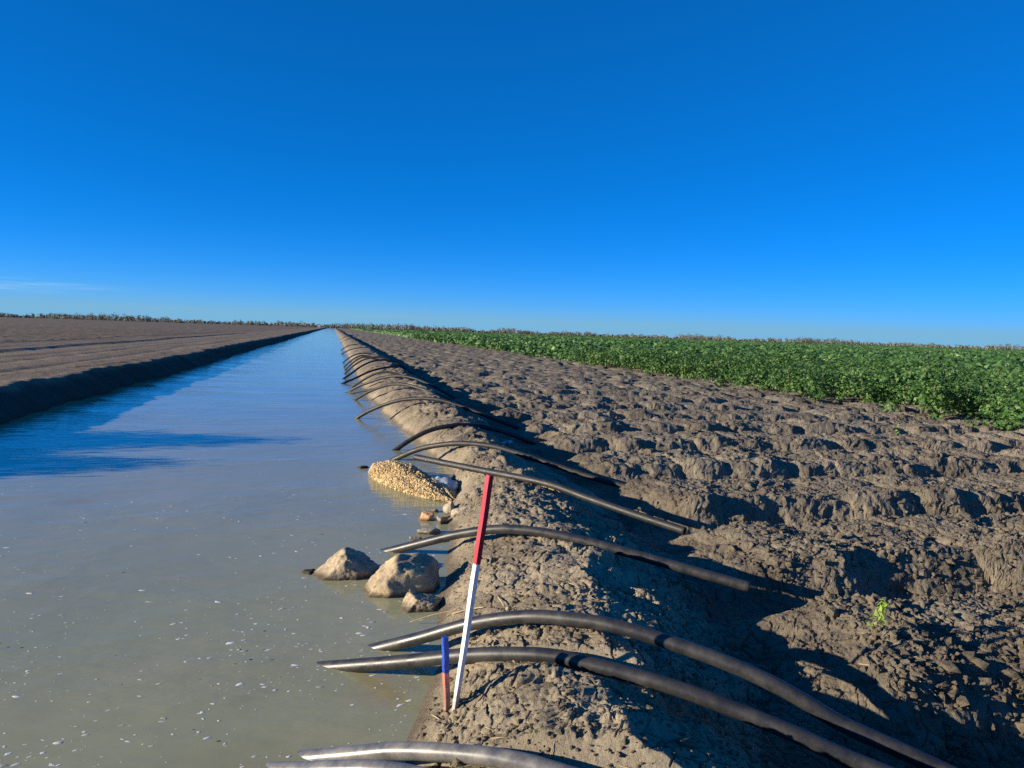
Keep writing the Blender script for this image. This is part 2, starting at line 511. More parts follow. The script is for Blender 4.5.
M_LEAF = mat_leaf('cotton_leaf', [(0, (.038, .098, .027)), (.5, (.068, .158, .040)), (.85, (.112, .218, .060)), (1, (.18, .28, .10))])
M_SEED = mat_leaf('seedling_leaf', [(0, (.20, .34, .05)), (1, (.38, .50, .11))], .35)
M_STEM = NT('stem').done((.10, .085, .035), .8)
M_TREE = mat_leaf('scrub_leaf', [(0, (.15, .145, .14)), (.5, (.21, .20, .19)), (1, (.26, .245, .23))], .15, .8)  # haze of distance is put into this pale grey leaf colour
t_ = NT('white_sheet')
M_SHED = t_.done((.75, .74, .72), .5)

# ------------------------------------------------------------------ hoses (siphon pipes)
def catmull(P, step=.03):
    P = np.asarray(P, float); out = []
    Q = np.vstack([2 * P[0] - P[1], P, 2 * P[-1] - P[-2]])
    for i in range(1, len(Q) - 2):
        p0, p1, p2, p3 = Q[i - 1:i + 3]
        n = max(2, int(np.linalg.norm(p2 - p1) / step))
        t = np.linspace(0, 1, n, endpoint=False)[:, None]
        out.append(.5 * ((2 * p1) + (p2 - p0) * t + (2 * p0 - 5 * p1 + 4 * p2 - p3) * t ** 2 + (3 * p1 - p0 - 3 * p2 + p3) * t ** 3))
    out.append(P[-1:]); P = np.vstack(out)
    for _ in range(2):
        P[1:-1] = (P[:-2] + 2 * P[1:-1] + P[2:]) / 4
    return P


def tube_arrays(P, r, sides=20, wall=.008):
    T = np.gradient(P, axis=0); T /= np.linalg.norm(T, axis=1)[:, None]
    up = np.array([0, 0, 1.0]); N = np.cross(T, up); N /= np.linalg.norm(N, axis=1)[:, None]
    B = np.cross(N, T)
    a = np.linspace(0, 2 * math.pi, sides, endpoint=False)
    rings = []
    def ring(i, rad, off=0.0):
        return P[i] + T[i] * off + rad * (np.cos(a)[:, None] * N[i] + np.sin(a)[:, None] * B[i])
    ri = r - wall
    depth = min(.12, len(P) * .3 * .03)
    # inside of the near end, outer wall, inside of the far end
    rings.append(ring(0, ri * .98, depth)); rings.append(ring(0, ri)); rings.append(ring(0, r - .0015)); rings.append(ring(0, r, .002))
    for i in range(1, len(P) - 1): rings.append(ring(i, r * (1 + .012 * math.sin(i * .9))))
    rings.append(ring(-1, r, -.002)); rings.append(ring(-1, r - .0015)); rings.append(ring(-1, ri)); rings.append(ring(-1, ri * .98, -depth))
    V = np.vstack(rings); n = len(rings); k = np.arange(sides)
    Fs = []
    for i in range(n - 1):
        Fs.append(np.stack([i * sides + k, i * sides + (k + 1) % sides, (i + 1) * sides + (k + 1) % sides, (i + 1) * sides + k], 1))
    return V, np.vstack(Fs)


PIPES = [
 dict(px=[(272, 771), (300, 771), (340, 769.5), (380, 770.5), (430, 779), (500, 797)], zt=.24, ext=1,
      label='bottommost black pipe, only its wet left end showing in the water at the picture edge'),
 dict(px=[(303, 759), (350, 755), (400, 751), (470, 754.5), (520, 762), (575, 778), (640, 802)], zt=.22, ext=1,
      label='silvery lit black pipe just behind the bottommost one, below the blue and red peg'),
 dict(px=[(322, 668), (400, 662), (470, 655), (540, 655), (580, 662), (667, 685), (733, 709), (799, 736), (840, 755), (872, 768)], zt=.10, ext=.5,
      label='thick black pipe passing behind the foot of the white pole and the blue peg'),
 dict(px=[(372, 650), (420, 638), (470, 624), (520, 617), (560, 618), (610, 625), (667, 641.6), (733, 665.6), (788, 692), (840, 723), (900, 750), (960, 778)], zt=.02, ext=.4,
      label='thick black pipe crossing behind the white middle of the pole, nearest beyond the peg'),
 dict(px=[(383, 553), (430, 541), (460, 534), (500, 529), (540, 532), (580, 540), (640, 556), (700, 573), (749, 587)], zt=.15, ext=0,
      label='dusty black pipe beginning behind the two big rocks, its cut end on dry soil'),
 dict(px=[(415, 457), (440, 462), (480, 470), (544.5, 483), (587.5, 498), (630.5, 513), (685, 531)], zt=.12, z0=.35, ext=0,
      label='straight black pipe whose open left end hangs in the air above the yellow gravel'),
 dict(px=[(391, 461), (418, 449.5), (443.5, 444.5), (467, 443.5), (496, 447), (523, 455), (566, 469), (602.5, 480.6), (628, 487)], zt=.02, ext=0,
      label='curved black pipe entering the water right behind the yellow gravel heap'),
 dict(px=[(393, 452), (408, 441.5), (428, 431), (449, 426), (469, 425), (484.5, 427), (510, 434), (540, 446)], zt=.02, ext=0,
      label='strongly arched jet black pipe second beyond the yellow gravel heap'),
 dict(px=[(354.6, 419.6), (369, 411), (391, 402.5), (410, 399), (434, 399), (457, 405), (486.5, 416), (518, 428)], zt=.08, ext=0,
      label='long thin arching pipe with a sunlit grey tail, standing alone before the far cluster'),
]
FAR_PIPES = [
 ([(354.6, 400), (369, 391.7), (384, 386), (395, 384.2), (410, 385.5)], 'short thin pipe crossing under the flat pipe at the near end of the far cluster'),
 ([(349, 393), (369, 390), (385, 388.6), (398, 388), (410, 388.5), (424, 392)], 'dark pipe lying almost level at the near end of the far pipe cluster'),
 ([(350, 391), (359, 386), (369, 382.5), (384, 377.6), (398, 376), (411, 377.5)], None),
 ([(352, 387), (359, 382.5), (369, 376.6), (377, 373.2), (388, 372)], None),
 ([(343, 383.5), (354.4, 378.6), (369, 371.8), (383.7, 367.9), (396.4, 366.9)], None),
 ([(343.7, 378.6), (352.5, 372.7), (362, 365.9), (372, 361.5), (381.8, 360), (392.5, 361)], None),
 ([(344.6, 373.7), (354.4, 365), (364, 359.6), (372, 357.6), (382, 357)], None),
 ([(345, 370), (352, 363.5), (359, 358.6), (366, 357)], None),
 ([(344, 367), (350, 361.5), (357, 357), (364, 355.5)], None),
 ([(343, 362.5), (349.5, 357.6), (357, 354), (367, 353.3)], None),
 ([(341.7, 354), (349.5, 350), (359, 347.8), (366, 347.9)], None),
 ([(341, 350), (348, 346), (355, 344.5)], None),
 ([(340.7, 343), (346, 340), (351, 338)], None),
 ([(340, 340.5), (344, 337.5), (348, 336.4)], None),
]
PIPE_R = .039


def plane_pts(px, L, T):
    n = np.array([T[1] - L[1], -(T[0] - L[0]), 0.0]); out = []
    for u, v in px:
        d = ray(u, v); out.append(EYE + d * (((L - EYE) @ n) / (d @ n)))
    return np.array(out)


pipe_paths = []
for p in PIPES:
    L = at(*p['px'][0], p.get('z0', -.03)); T = at(*p['px'][-1], p['zt'])
    P = plane_pts(p['px'], L, T)
    d = P[-1] - P[-2]; d[2] = 0; d /= np.linalg.norm(d)
    if 'z0' not in p:
        d0 = P[1] - P[0]; d0 /= np.linalg.norm(d0)
        P = np.vstack([P[0] - d0 * .42, P[0] - d0 * .2, P])
    if p['ext']:
        z1 = P[-1][2]
        P = np.vstack([P, P[-1] + d * .45 * p['ext'] - [0, 0, .10 * p['ext']], P[-1] + d * p['ext'] * 1.0 + [0, 0, -.28 * p['ext']]])
        P[-2:, 2] = np.maximum(P[-2:, 2], -.02)
    pipe_paths.append((catmull(P), p['label']))
for px, label in FAR_PIPES:
    L = at(*px[0], 0.0)
    best = None
    for dy in np.linspace(-5, 4, 91):
        T = L + np.array([3.1, dy, 0])
        P = plane_pts(px, L, T)
        if not (np.all(np.diff(P[:, 0]) > 0)): continue
        zmax = P[:, 2].max(); xm = P[P[:, 2].argmax(), 0]
        e = abs(zmax - .57) + .15 * max(0, P[-1, 0] - 3.4) + .02 * abs(dy + .8)
        if best is None or e < best[0]: best = (e, dy, P)
    e, dy, P = best
    d = np.array([3.1, dy, 0]) / math.hypot(3.1, dy)
    end = P[-1]; extra = []
    xt = max(3.5, end[0] + .8)
    for q in (.35, .7, 1.0):
        xq = end[0] + (xt - end[0]) * q
        extra.append([xq, end[1] + d[1] / d[0] * (xq - end[0]), end[2] + (0.03 - end[2]) * (q ** 1.3)])
    d0 = P[1] - P[0]; d0 /= np.linalg.norm(d0)
    P = np.vstack([P[0] - d0 * .3, P, extra])
    pipe_paths.append((catmull(P, .06), label))

for P, label in pipe_paths:
    CARVE.append((P[::3] if len(P) > 8 else P, PIPE_R))
PIPE_GROUP = 'black siphon pipes over the channel bank'
for i, (P, label) in enumerate(pipe_paths):
    V, Fc = tube_arrays(P, PIPE_R, 20 if i < 9 else 12)
    o = mesh_np('siphon_pipe', V, Fc, M_PIPE_WET if i < 2 else M_PIPE_DUSTY if i in (2, 3, 4) else M_PIPE)
    tag(o, label or 'thin black pipe arching over the bank in the distant run of close pipes', 'pipe', PIPE_GROUP)

# ------------------------------------------------------------------ terrain mesh
def build_terrain():
    ys = [2.0]
    while ys[-1] < 130:
        Y = ys[-1]; ys.append(Y + min(Y * Y / 1540 * .8, (.0023 if Y < 30 else .005) * Y))
    while ys[-1] < 9000: ys.append(ys[-1] * 1.05)
    back = [2.0 - .02 * k for k in range(1, 15)] + [1.6, 1.4, 1.1, .7, .2, -.5, -1.5, -3, -6, -12, -25, -60, -200]
    ys = np.array(sorted(back) + ys)
    t = [np.linspace(-.62, -.20, 170, endpoint=False), np.linspace(-.20, .0, 90, endpoint=False), np.linspace(0, 1.28, 860)]
    t = np.concatenate(t)
    outl = -.62 - .012 * (1.12 ** np.arange(1, 62) - 1) / .12; outr = 1.28 + .01 * (1.12 ** np.arange(1, 62) - 1) / .12
    t = np.concatenate([outl[::-1], t, outr])
    sy = np.where(ys > 2.0, ys, 2.0 + (2.0 - np.minimum(ys, 2.0)) * .35)
    X = t[None, :] * sy[:, None]; Y = np.repeat(ys[:, None], len(t), 1)
    x, y = X.ravel(), Y.ravel()
    z, wet, fm = terrain(x, y, want_wet_shade=True)
    nr, nc = X.shape
    i = (np.arange(nr - 1)[:, None] * nc + np.arange(nc - 1)[None, :]).ravel()
    Q = np.stack([i, i + 1, i + nc + 1, i + nc], 1)
    cx = x[Q].mean(1); cy = y[Q].mean(1)
    is_left = cx < w_edge(cy) - .5
    is_field = (cx > crest(cy) + 1.35) & ~is_left
    # clods also push out of the steep faces sideways
    amp = np.where(x > w_edge(y) + .15, .35 + .65 * fm, 0) * smooth(60, 20, y) * (y > 1.5)
    for P, r in CARVE:
        m = (x > P[:, 0].min() - .2) & (x < P[:, 0].max() + .2) & (y > P[:, 1].min() - .2) & (y < P[:, 1].max() + .2)
        xm, ym = x[m], y[m]; best = np.full(xm.shape, 9.0)
        for q in P[::2]: best = np.minimum(best, np.hypot(xm - q[0], ym - q[1]))
        amp[m] *= smooth(.06, .25, best)
    dx = .030 * fbm(x * 4 + z * 6, z * 11 + y * 2, 800, 3) + .016 * fbm(x * 13, z * 26 + y * 5, 810, 3)
    dy = .045 * fbm(x * 4.5 + 7, z * 10 + y * 2, 820, 3) + .022 * fbm(x * 14 + 5, z * 24 + y * 4, 830, 3)
    V = np.stack([x + dx * amp, y + dy * amp, z], 1)
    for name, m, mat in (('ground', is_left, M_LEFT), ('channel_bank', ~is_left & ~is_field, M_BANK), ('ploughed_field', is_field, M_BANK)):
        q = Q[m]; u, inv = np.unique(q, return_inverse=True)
        o = mesh_np(name, V[u], inv.reshape(q.shape), mat, attrs={'wet': wet[u], 'field': fm[u]})  # wet holds real wet soil and the painted bank shade
        tag(o, kind='structure')
    return V


build_terrain()

# water: a strip between the banks
ys = np.concatenate([np.linspace(-60, 40, 101), np.geomspace(42, 5000, 60)])
xr = crest(ys) - .12; xl = np.full(len(ys), -6.5)
V = np.stack([np.concatenate([xl, xr]), np.concatenate([ys, ys]), np.zeros(2 * len(ys))], 1)
k = np.arange(len(ys) - 1); n = len(ys)
tag(mesh_np('water', V, np.stack([k, k + n, k + n + 1, k + 1], 1), M_WATER), kind='structure')

# ------------------------------------------------------------------ loose clods on the field (nobody could count them)
def ico(sub):
    bm = bmesh.new(); bmesh.ops.create_icosphere(bm, subdivisions=sub, radius=1)
    bm.verts.ensure_lookup_table()
    V = np.array([v.co[:] for v in bm.verts]); Fc = np.array([[v.index for v in f.verts] for f in bm.faces]); bm.free()
    return V, Fc


ICO1, ICO1F = ico(1); ICO2, ICO2F = ico(2)


def scatter_lumps(name, pts, size, mat, base=None, rough=.35, squash=.75, sub=1, seed=3, smooth_shade=False):
    BV, BF = (ICO1, ICO1F) if sub == 1 else (ICO2, ICO2F)
    r = np.random.default_rng(seed); n = len(pts)
    A = r.normal(size=(n, 3, 3)); Qm = np.linalg.qr(A)[0]
    sc = r.uniform(1 - rough, 1 + rough, size=(n, 3)); sc[:, 2] *= squash
    jit = 1 + r.normal(scale=rough * .4, size=(n, len(BV)))
    V = BV[None] * jit[:, :, None]
    V = np.einsum('nij,nvj->nvi', Qm, V) * sc[:, None, :] * size[:, None, None] + pts[:, None, :]
    Fc = (BF[None] + (np.arange(n) * len(BV))[:, None, None]).reshape(-1, 3)
    return mesh_np(name, V.reshape(-1, 3), Fc, mat, smooth_shade)


n = 22000
yy = 1 / rng.uniform(1 / 22., 1 / 2.4, n)
xx = rng.uniform(-.02, 1.2, n) * yy
keep = (xx > w_edge(yy) + .08)
xx, yy = xx[keep], yy[keep]
fieldness = xx > crest(yy) + 1.7
keep = fieldness | (rng.random(len(xx)) < .55)
xx, yy, fieldness = xx[keep], yy[keep], fieldness[keep]
sz = rng.lognormal(-4.55, .55, len(xx)) * np.where(fieldness, 1.0, .55)
sz = np.clip(sz, .004, .05)
zz = terrain(xx, yy)
CARVE_KEEP = CARVE
tag(scatter_lumps('soil_clods', np.stack([xx, yy, zz + sz * .1], 1), sz, M_FIELD, rough=.5, smooth_shade=False),
    'loose crumbs of dry grey brown earth strewn over the bank and ploughed beds', 'soil clods', kind='stuff')

# ------------------------------------------------------------------ rocks
def rock(name, centre, dims, planes, mat, label, rotz=0.0, rough=.046, seed=0, cat='rock', sub=5, group=None):
    """faceted boulder: support planes cut out of a ball, then worn by noise. dims are full extents"""
    r = random.Random(seed)
    bm = bmesh.new(); bmesh.ops.create_icosphere(bm, subdivisions=sub, radius=1)
    pl = [(np.array(p[:3]) / np.linalg.norm(p[:3]), p[3]) for p in planes]
    for k in range(9):
        v = np.array([r.gauss(0, 1), r.gauss(0, 1), r.gauss(0, .8)]); v /= np.linalg.norm(v)
        pl.append((v, r.uniform(.70, .95)))
    D = np.array([v.co[:] for v in bm.verts])
    rad = np.full(len(D), 1.25)
    for nrm, off in pl:
        dt = D @ nrm
        rad = np.where(dt > 1e-3, np.minimum(rad, off / np.maximum(dt, 1e-3)), rad)
    P = D * rad[:, None]
    P /= np.abs(P).max(0)[None]
    g = fbm(D[:, 0] * 2.2 + seed * 3, D[:, 1] * 2.2 + D[:, 2] * 3.1, 200 + seed, 5, .6)
    g2 = fbm(D[:, 2] * 3.2 + seed, D[:, 0] * 2.9 - D[:, 1] * 2.0, 230 + seed, 5, .65)
    f1, f2, cid = worley(D[:, 0] * 2.4 + D[:, 2] * 1.1 + 7, D[:, 1] * 2.4 - D[:, 2] * 1.7, 250 + seed)
    P = P * (1 + rough * (g + g2) * 1.6 + rough * .9 * (cid - .5) - rough * .8 * (1 - smooth(.02, .12, f2 - f1)))[:, None]
    P = P * (np.array(dims) / 2)[None]
    c, s = math.cos(rotz), math.sin(rotz)
    P = np.stack([P[:, 0] * c - P[:, 1] * s, P[:, 0] * s + P[:, 1] * c, P[:, 2]], 1)
    for v, p in zip(bm.verts, P): v.co = p
    o = mesh_bm(name, bm, mat)
    o.location = centre
    tag(o, label, cat, group)
    return o


RG = 'rocks lying in the channel beside the bank'
rock('boulder', (.13, 6.25, .03), (.60, .48, .52), [(-.55, -.2, .75, .46), (.55, -.1, .8, .50), (.1, -.1, 1, .60), (-.1, -1, .25, .62), (.2, -.7, .7, .6), (-1, 0, .1, .98)],
     M_ROCK, 'pointed grey tan rock furthest out in the water, left of the bigger ochre rock', seed=4, group=RG)
rock('boulder', (.53, 5.82, .04), (.76, .54, .52), [(-.75, -.1, .6, .50), (.3, -.2, .95, .62), (.15, -1, .35, .60), (.9, -.3, .4, .68), (-.5, -.8, .3, .7)],
     M_ROCK2, 'biggest rock, with a lit ochre left face, between the pointed rock and the bank', seed=9, group=RG)
rock('boulder', (.64, 5.42, .02), (.33, .26, .21), [(-.8, -.2, .5, .6), (.4, 0, 1, .6), (0, -1, .3, .65)],
     M_ROCK, 'small half shaded rock in front of the big ochre rock', seed=13, group=RG)
rock('boulder', (-.15, 6.33, .0), (.13, .10, .07), [(0, 0, 1, .7)], M_DARK, 'little dark stone at the left tip of the pointed rock', seed=15, sub=4, group=RG)
p = at(427, 517, .03); rock('stone', tuple(p), (.17, .14, .13), [(0, -.3, 1, .7), (-.7, -.6, .3, .7)], M_ORANGE, 'bright orange stone at the waterline near the yellow gravel', seed=17, sub=4, group=RG)
p = at(442, 521, .02); rock('stone', tuple(p), (.13, .14, .12), [(0, 0, 1, .75)], M_ROCK, 'dark grey stone just right of the orange stone', seed=18, sub=4, group=RG)
p = at(435, 511, .01); rock('stone', tuple(p), (.09, .09, .07), [(0, 0, 1, .75)], M_ROCK, 'little grey stone between the orange stone and the yellow gravel', seed=19, sub=4, group=RG)
p = at(450, 509, .06); rock('stone', tuple(p), (.16, .18, .17), [(-.5, 0, 1, .7)], M_PALE, 'pale upright stone at the mud edge above the orange stone', seed=20, sub=4, group=RG)
p = at(460, 514, .08); rock('stone', tuple(p), (.26, .22, .20), [(-.3, 0, 1, .7)], M_PALE, 'pale lumpy stone set into the bank right of the upright pale stone', seed=21, sub=4, group=RG)
p = at(429, 531, .02); rock('stone', tuple(p), (.24, .18, .10), [(0, 0, 1, .6)], M_PALE, 'flat pebbly stone in the shallows below the orange stone', seed=22, sub=4, group=RG)
p = at(416, 539, .01); rock('stone', tuple(p), (.13, .10, .07), [(0, 0, 1, .6)], M_PALE, 'small low stone at the left of the flat pebbly stone', seed=23, sub=4, group=RG)
p = at(436, 541, .0); rock('stone', tuple(p), (.20, .14, .12), [(0, 0, 1, .6)], M_DARK, 'dark wet stone under the dusty pipe by the flat pebbly stone', seed=24, sub=4, group=RG)
p = at(362, 468, .0); rock('stone', tuple(p), (.17, .14, .09), [(0, 0, 1, .6)], M_DARK, 'small dark stone at the left tip of the yellow gravel', seed=25, sub=4, group=RG)
p = at(509, 603, .3); z = zt(p[0], p[1]); rock('stone', (p[0], p[1], z + .015), (.045, .04, .04), [(0, 0, 1, .9)], M_ROCK, 'dark round pebble on the bank top beside a pale straw', seed=26, sub=3)

# ------------------------------------------------------------------ gravel heap and its bag
g0 = at(366, 474, 0); g1 = at(443, 504, 0)
axis = (g1 - g0)[:2]; glen = np.linalg.norm(axis); axis /= glen; side = np.array([-axis[1], axis[0]])
gl, gw, gh = glen * 1.04, .56, .27
def heap_h(a, b):        # a 0..1 along, b -1..1 across
    prof = np.clip(np.sin(np.clip(a, 0, 1) ** .72 * math.pi), 0, 1) ** .62 * (1 - .35 * a)
    return gh * prof * np.sqrt(np.clip(1 - b * b, 0, 1))
gc = (g0 + g1)[:2] / 2 + side * .24 - np.array([.09, 0])
n = 11000
a = rng.uniform(0, 1, n); b = rng.uniform(-1, 1, n)
wdt = gw * .5 * np.sin(np.clip(a, .02, .98) * math.pi) ** .5 * (1 + .22 * fbm(a * 7, np.sign(b) * 2 + a * 0, 305, 3))
hz = heap_h(a, b) * (1 + .04 * rng.normal(size=n)) + .05 * fbm(a * 5, b * 3, 300, 3)
px_ = gc[0] + axis[0] * (a - .5) * gl + side[0] * b * wdt; py_ = gc[1] + axis[1] * (a - .5) * gl + side[1] * b * wdt
sz = np.clip(rng.lognormal(-4.85, .42, n), .004, .024)
hp = scatter_lumps('gravel_heap', np.stack([px_, py_, hz - .01], 1), sz, M_GRAVEL, rough=.3, squash=.8, seed=8, smooth_shade=True)
tag(hp, 'heap of bright yellow gravel standing out of the water by the bank', 'gravel heap')
ga, gb = np.meshgrid(np.linspace(0, 1, 40), np.linspace(-1, 1, 25), indexing='ij')
wd = gw * .5 * np.sin(np.clip(ga, .001, .999) * math.pi) ** .5
hv = np.stack([gc[0] + axis[0] * (ga - .5) * gl + side[0] * gb * wd, gc[1] + axis[1] * (ga - .5) * gl + side[1] * gb * wd, heap_h(ga, gb) - .05], 2).reshape(-1, 3)
i = (np.arange(39)[:, None] * 25 + np.arange(24)[None]).ravel()
core = mesh_np('gravel_core', hv, np.stack([i, i + 1, i + 26, i + 25], 1), M_GRAVEL, parent=hp)

bp = at(445, 489, .04)
bm = bmesh.new(); bmesh.ops.create_icosphere(bm, subdivisions=4, radius=1)
for v in bm.verts:
    d = v.co.copy()
    sq = Vector([math.copysign(abs(q) ** .7, q) for q in d])
    f = 1 + .10 * float(fbm(np.array([d.x * 3 + d.z]), np.array([d.y * 3 - d.z]), 310, 4)[0]) + .05 * math.sin(d.x * 11 + d.y * 4)
    v.co = Vector((sq.x * .18, sq.y * .15, sq.z * .085)) * f
o = mesh_bm('plastic_bag', bm, M_BAG); o.location = (bp[0], bp[1] + .12, .05); o.rotation_euler = (.15, .2, -.55)
tag(o, 'pale plastic sack in blue shade, slumped behind the right end of the yellow gravel', 'sack')

# ------------------------------------------------------------------ painted pole and peg
def square_bar(p0, p1, w0, w1, tip=False, bevel=.003, turn=.5):
    p0, p1 = Vector(p0), Vector(p1); ax = (p1 - p0).normalized()
    e1 = ax.cross(Vector((0, 1, 0))).normalized(); e2 = ax.cross(e1)
    c, s = math.cos(turn), math.sin(turn); e1, e2 = e1 * c + e2 * s, e2 * c - e1 * s
    bm = bmesh.new(); L = (p1 - p0).length; rings = []
    for t in np.linspace(0, 1, 12):
        wv = (w0 + (w1 - w0) * t) / 2; cpt = p0 + ax * (L * t) + e1 * (.0012 * math.sin(t * 9))
        rings.append([bm.verts.new(cpt + (e1 * a + e2 * b) * wv) for a, b in ((-1, -1), (1, -1), (1, 1), (-1, 1))])
    for r0, r1 in zip(rings[:-1], rings[1:]):
        for k in range(4): bm.faces.new((r0[k], r0[(k + 1) % 4], r1[(k + 1) % 4], r1[k]))
    bm.faces.new(rings[0][::-1]); bm.faces.new(rings[-1])
    long_edges = [e for e in bm.edges if abs((e.verts[0].co - e.verts[1].co).normalized().dot(ax)) > .9]
    bmesh.ops.bevel(bm, geom=long_edges, offset=bevel, segments=2, affect='EDGES')
    bmesh.ops.recalc_face_normals(bm, faces=bm.faces)
    return bm


base = at(455, 709, .14)
for _ in range(6):
    base = at(455, 709, zt(base[0], base[1]))
top = at_depth(490, 475, base[1] - .02)
root = empty('marker_pole', tuple(base))
tag(root, 'tall leaning pole with red upper part and white lower part, pushed into the bank', 'pole')
B, T = np.zeros(3), top - base
j = T * .625
ax = T / np.linalg.norm(T)
mesh_bm('white_section', square_bar(-ax * .08, j, .021, .027), M_WHITE, root, False)
mesh_bm('red_section', square_bar(j, T, .0285, .028), M_RED, root, False)
pb = at(447, 710, .13)
for _ in range(6):
    pb = at(447, 710, zt(pb[0], pb[1]))
pt = at_depth(445, 637, pb[1])
root = empty('marker_peg', tuple(pb))
tag(root, 'short peg, blue above and faded red below, left of the white pole foot', 'peg')
T = pt - pb; ax = T / np.linalg.norm(T); j = T * .52
mesh_bm('red_section', square_bar(-ax * .06, j, .024, .026, turn=.35), M_PINK, root, False)
mesh_bm('blue_section', square_bar(j, T, .0275, .028, turn=.35), M_BLUE, root, False)

# ------------------------------------------------------------------ foam and scum specks on the water
def flecks(name, pts, size, mat, seed, thick=.25):
    r = np.random.default_rng(seed); n = len(pts); K = 7
    a = np.linspace(0, 2 * math.pi, K, endpoint=False)[None] + r.uniform(-.3, .3, (n, K))
    rad = r.uniform(.45, 1.0, (n, K)) * size[:, None]; el = r.uniform(1.0, 2.6, n)[:, None]; th = r.uniform(-.7, .7, n)[:, None]
    x0, y0 = np.cos(a) * rad * el, np.sin(a) * rad
    x = x0 * np.cos(th) - y0 * np.sin(th); y = x0 * np.sin(th) + y0 * np.cos(th)
    ring = np.stack([x + pts[:, :1], y + pts[:, 1:2], np.full((n, K), .0005)], 2)
    mid = np.stack([x * .6 + pts[:, :1], y * .6 + pts[:, 1:2], np.repeat((size * thick)[:, None], K, 1)], 2)
    cen = np.stack([pts[:, 0], pts[:, 1], size * thick * 1.2], 1)[:, None]
    V = np.concatenate([ring, mid, cen], 1); m = 2 * K + 1; k = np.arange(K); k1 = (k + 1) % K
    Ft = np.concatenate([np.stack([k, k1, k1 + K], 1), np.stack([k, k1 + K, k + K], 1), np.stack([k + K, k1 + K, np.full(K, 2 * K)], 1)])
    Fc = (Ft[None] + (np.arange(n) * m)[:, None, None]).reshape(-1, 3)
    return mesh_np(name, V.reshape(-1, 3), Fc, mat, True)


def water_pts(n, ymin, ymax, seed, clump=False):
    r = np.random.default_rng(seed)
    y = 1 / r.uniform(1 / ymax, 1 / ymin, n); x = r.uniform(-.62, .2, n) * y
    keep = (x < w_edge(y) - .08) & (x > -5.6)
    if clump:
        keep &= (fbm(x * .9, y * .8, 410, 3) + r.uniform(-.5, .5, n)) > -.05
    return np.stack([x, y], 1)[keep]


p1 = [water_pts(4600, 2.8, 12, 5, True)]
rf = np.random.default_rng(55)
for P, _l in pipe_paths[:5]:                               # scum caught at the hose mouths
    q = P[np.argmax(P[:, 2] > -.02)]
    p1.append(np.stack([q[0] - .04 + rf.normal(scale=.10, size=16), q[1] + rf.normal(scale=.07, size=16)], 1))
yb = 1 / rf.uniform(1 / 9., 1 / 2.9, 150); p1.append(np.stack([w_edge(yb) - .05 - rf.exponential(.10, 150), yb], 1))
p1 = np.vstack(p1)
s1 = np.clip(np.random.default_rng(6).lognormal(-5.3, .62, len(p1)), .0028, .021)
tag(flecks('foam_flecks', p1, s1, M_FOAM, 7, .12), 'white foam flecks and scum drifting on the muddy water', 'foam', kind='stuff')
p2 = water_pts(70, 2.8, 9, 15)
s2 = np.clip(np.random.default_rng(16).lognormal(-5.2, .4, len(p2)), .003, .014)
tag(flecks('floating_debris', p2, s2, M_DARK, 17), 'dark bits of leaf and twig drifting among the foam', 'debris', kind='stuff')

# ------------------------------------------------------------------ straws, litter, seedlings
def stick(name, pts, r, mat, label, cat, group=None):
    P = catmull(pts, .02)
    V, Fc = tube_arrays(P, r, 6, r * .5)
    return tag(mesh_np(name, V, Fc, mat), label, cat, group)


a = at(410, 622, .015); b = at(457, 610, .12)
for q in range(4): b = at(457, 610, zt(b[0], b[1]) + .02)
stick('straw', [a, (a + b) / 2 + [0, 0, .01], b], .003, M_STRAW, 'pale straw sticking out over the water below the small half shaded rock', 'straw')
a = at(452, 614, .12); b = at(484, 607, .2)
for q in range(4):
    a = at(452, 614, zt(a[0], a[1]) + .012); b = at(484, 607, zt(b[0], b[1]) + .012)
stick('straw', [a, (a + b) / 2 + [0, 0, .008], b], .004, M_STRAW, 'straw lying on the bank behind the white part of the pole', 'straw')
a = at(498, 597, .3); b = at(504, 606, .3)
for q in range(4):
    a = at(498, 597, zt(a[0], a[1]) + .012); b = at(504, 606, zt(b[0], b[1]) + .012)
stick('straw', [a, (a + b) / 2 + [0, 0, .004], b], .005, M_STRAW, 'short pale straw beside the dark round pebble on the bank top', 'straw')
n = 120
yy = 1 / rng.uniform(1 / 12., 1 / 2.6, n); xx = w_edge(yy) + rng.uniform(.1, 3.0, n); zz = terrain(xx, yy)
Vs, Fs_, off = [], [], 0
for x, y, z in zip(xx, yy, zz):
    L = random.uniform(.03, .13); th = random.uniform(0, 6.28); r = random.uniform(.0012, .0026)
    d = np.array([math.cos(th) * L, math.sin(th) * L, 0])
    e0, e1 = np.array([x, y, z + .006]), np.array([x + d[0], y + d[1], zt(x + d[0], y + d[1]) + .006])
    V, Fc = tube_arrays(np.array([e0, (e0 + e1) / 2 + [0, 0, .003], e1]), r, 5, r * .4)
    Vs.append(V); Fs_.append(Fc + off); off += len(V)
tag(mesh_np('straw_litter', np.vstack(Vs), np.vstack(Fs_), M_STRAW), 'scraps of dry straw and stalk scattered over the earth bank', 'straw litter', kind='stuff')

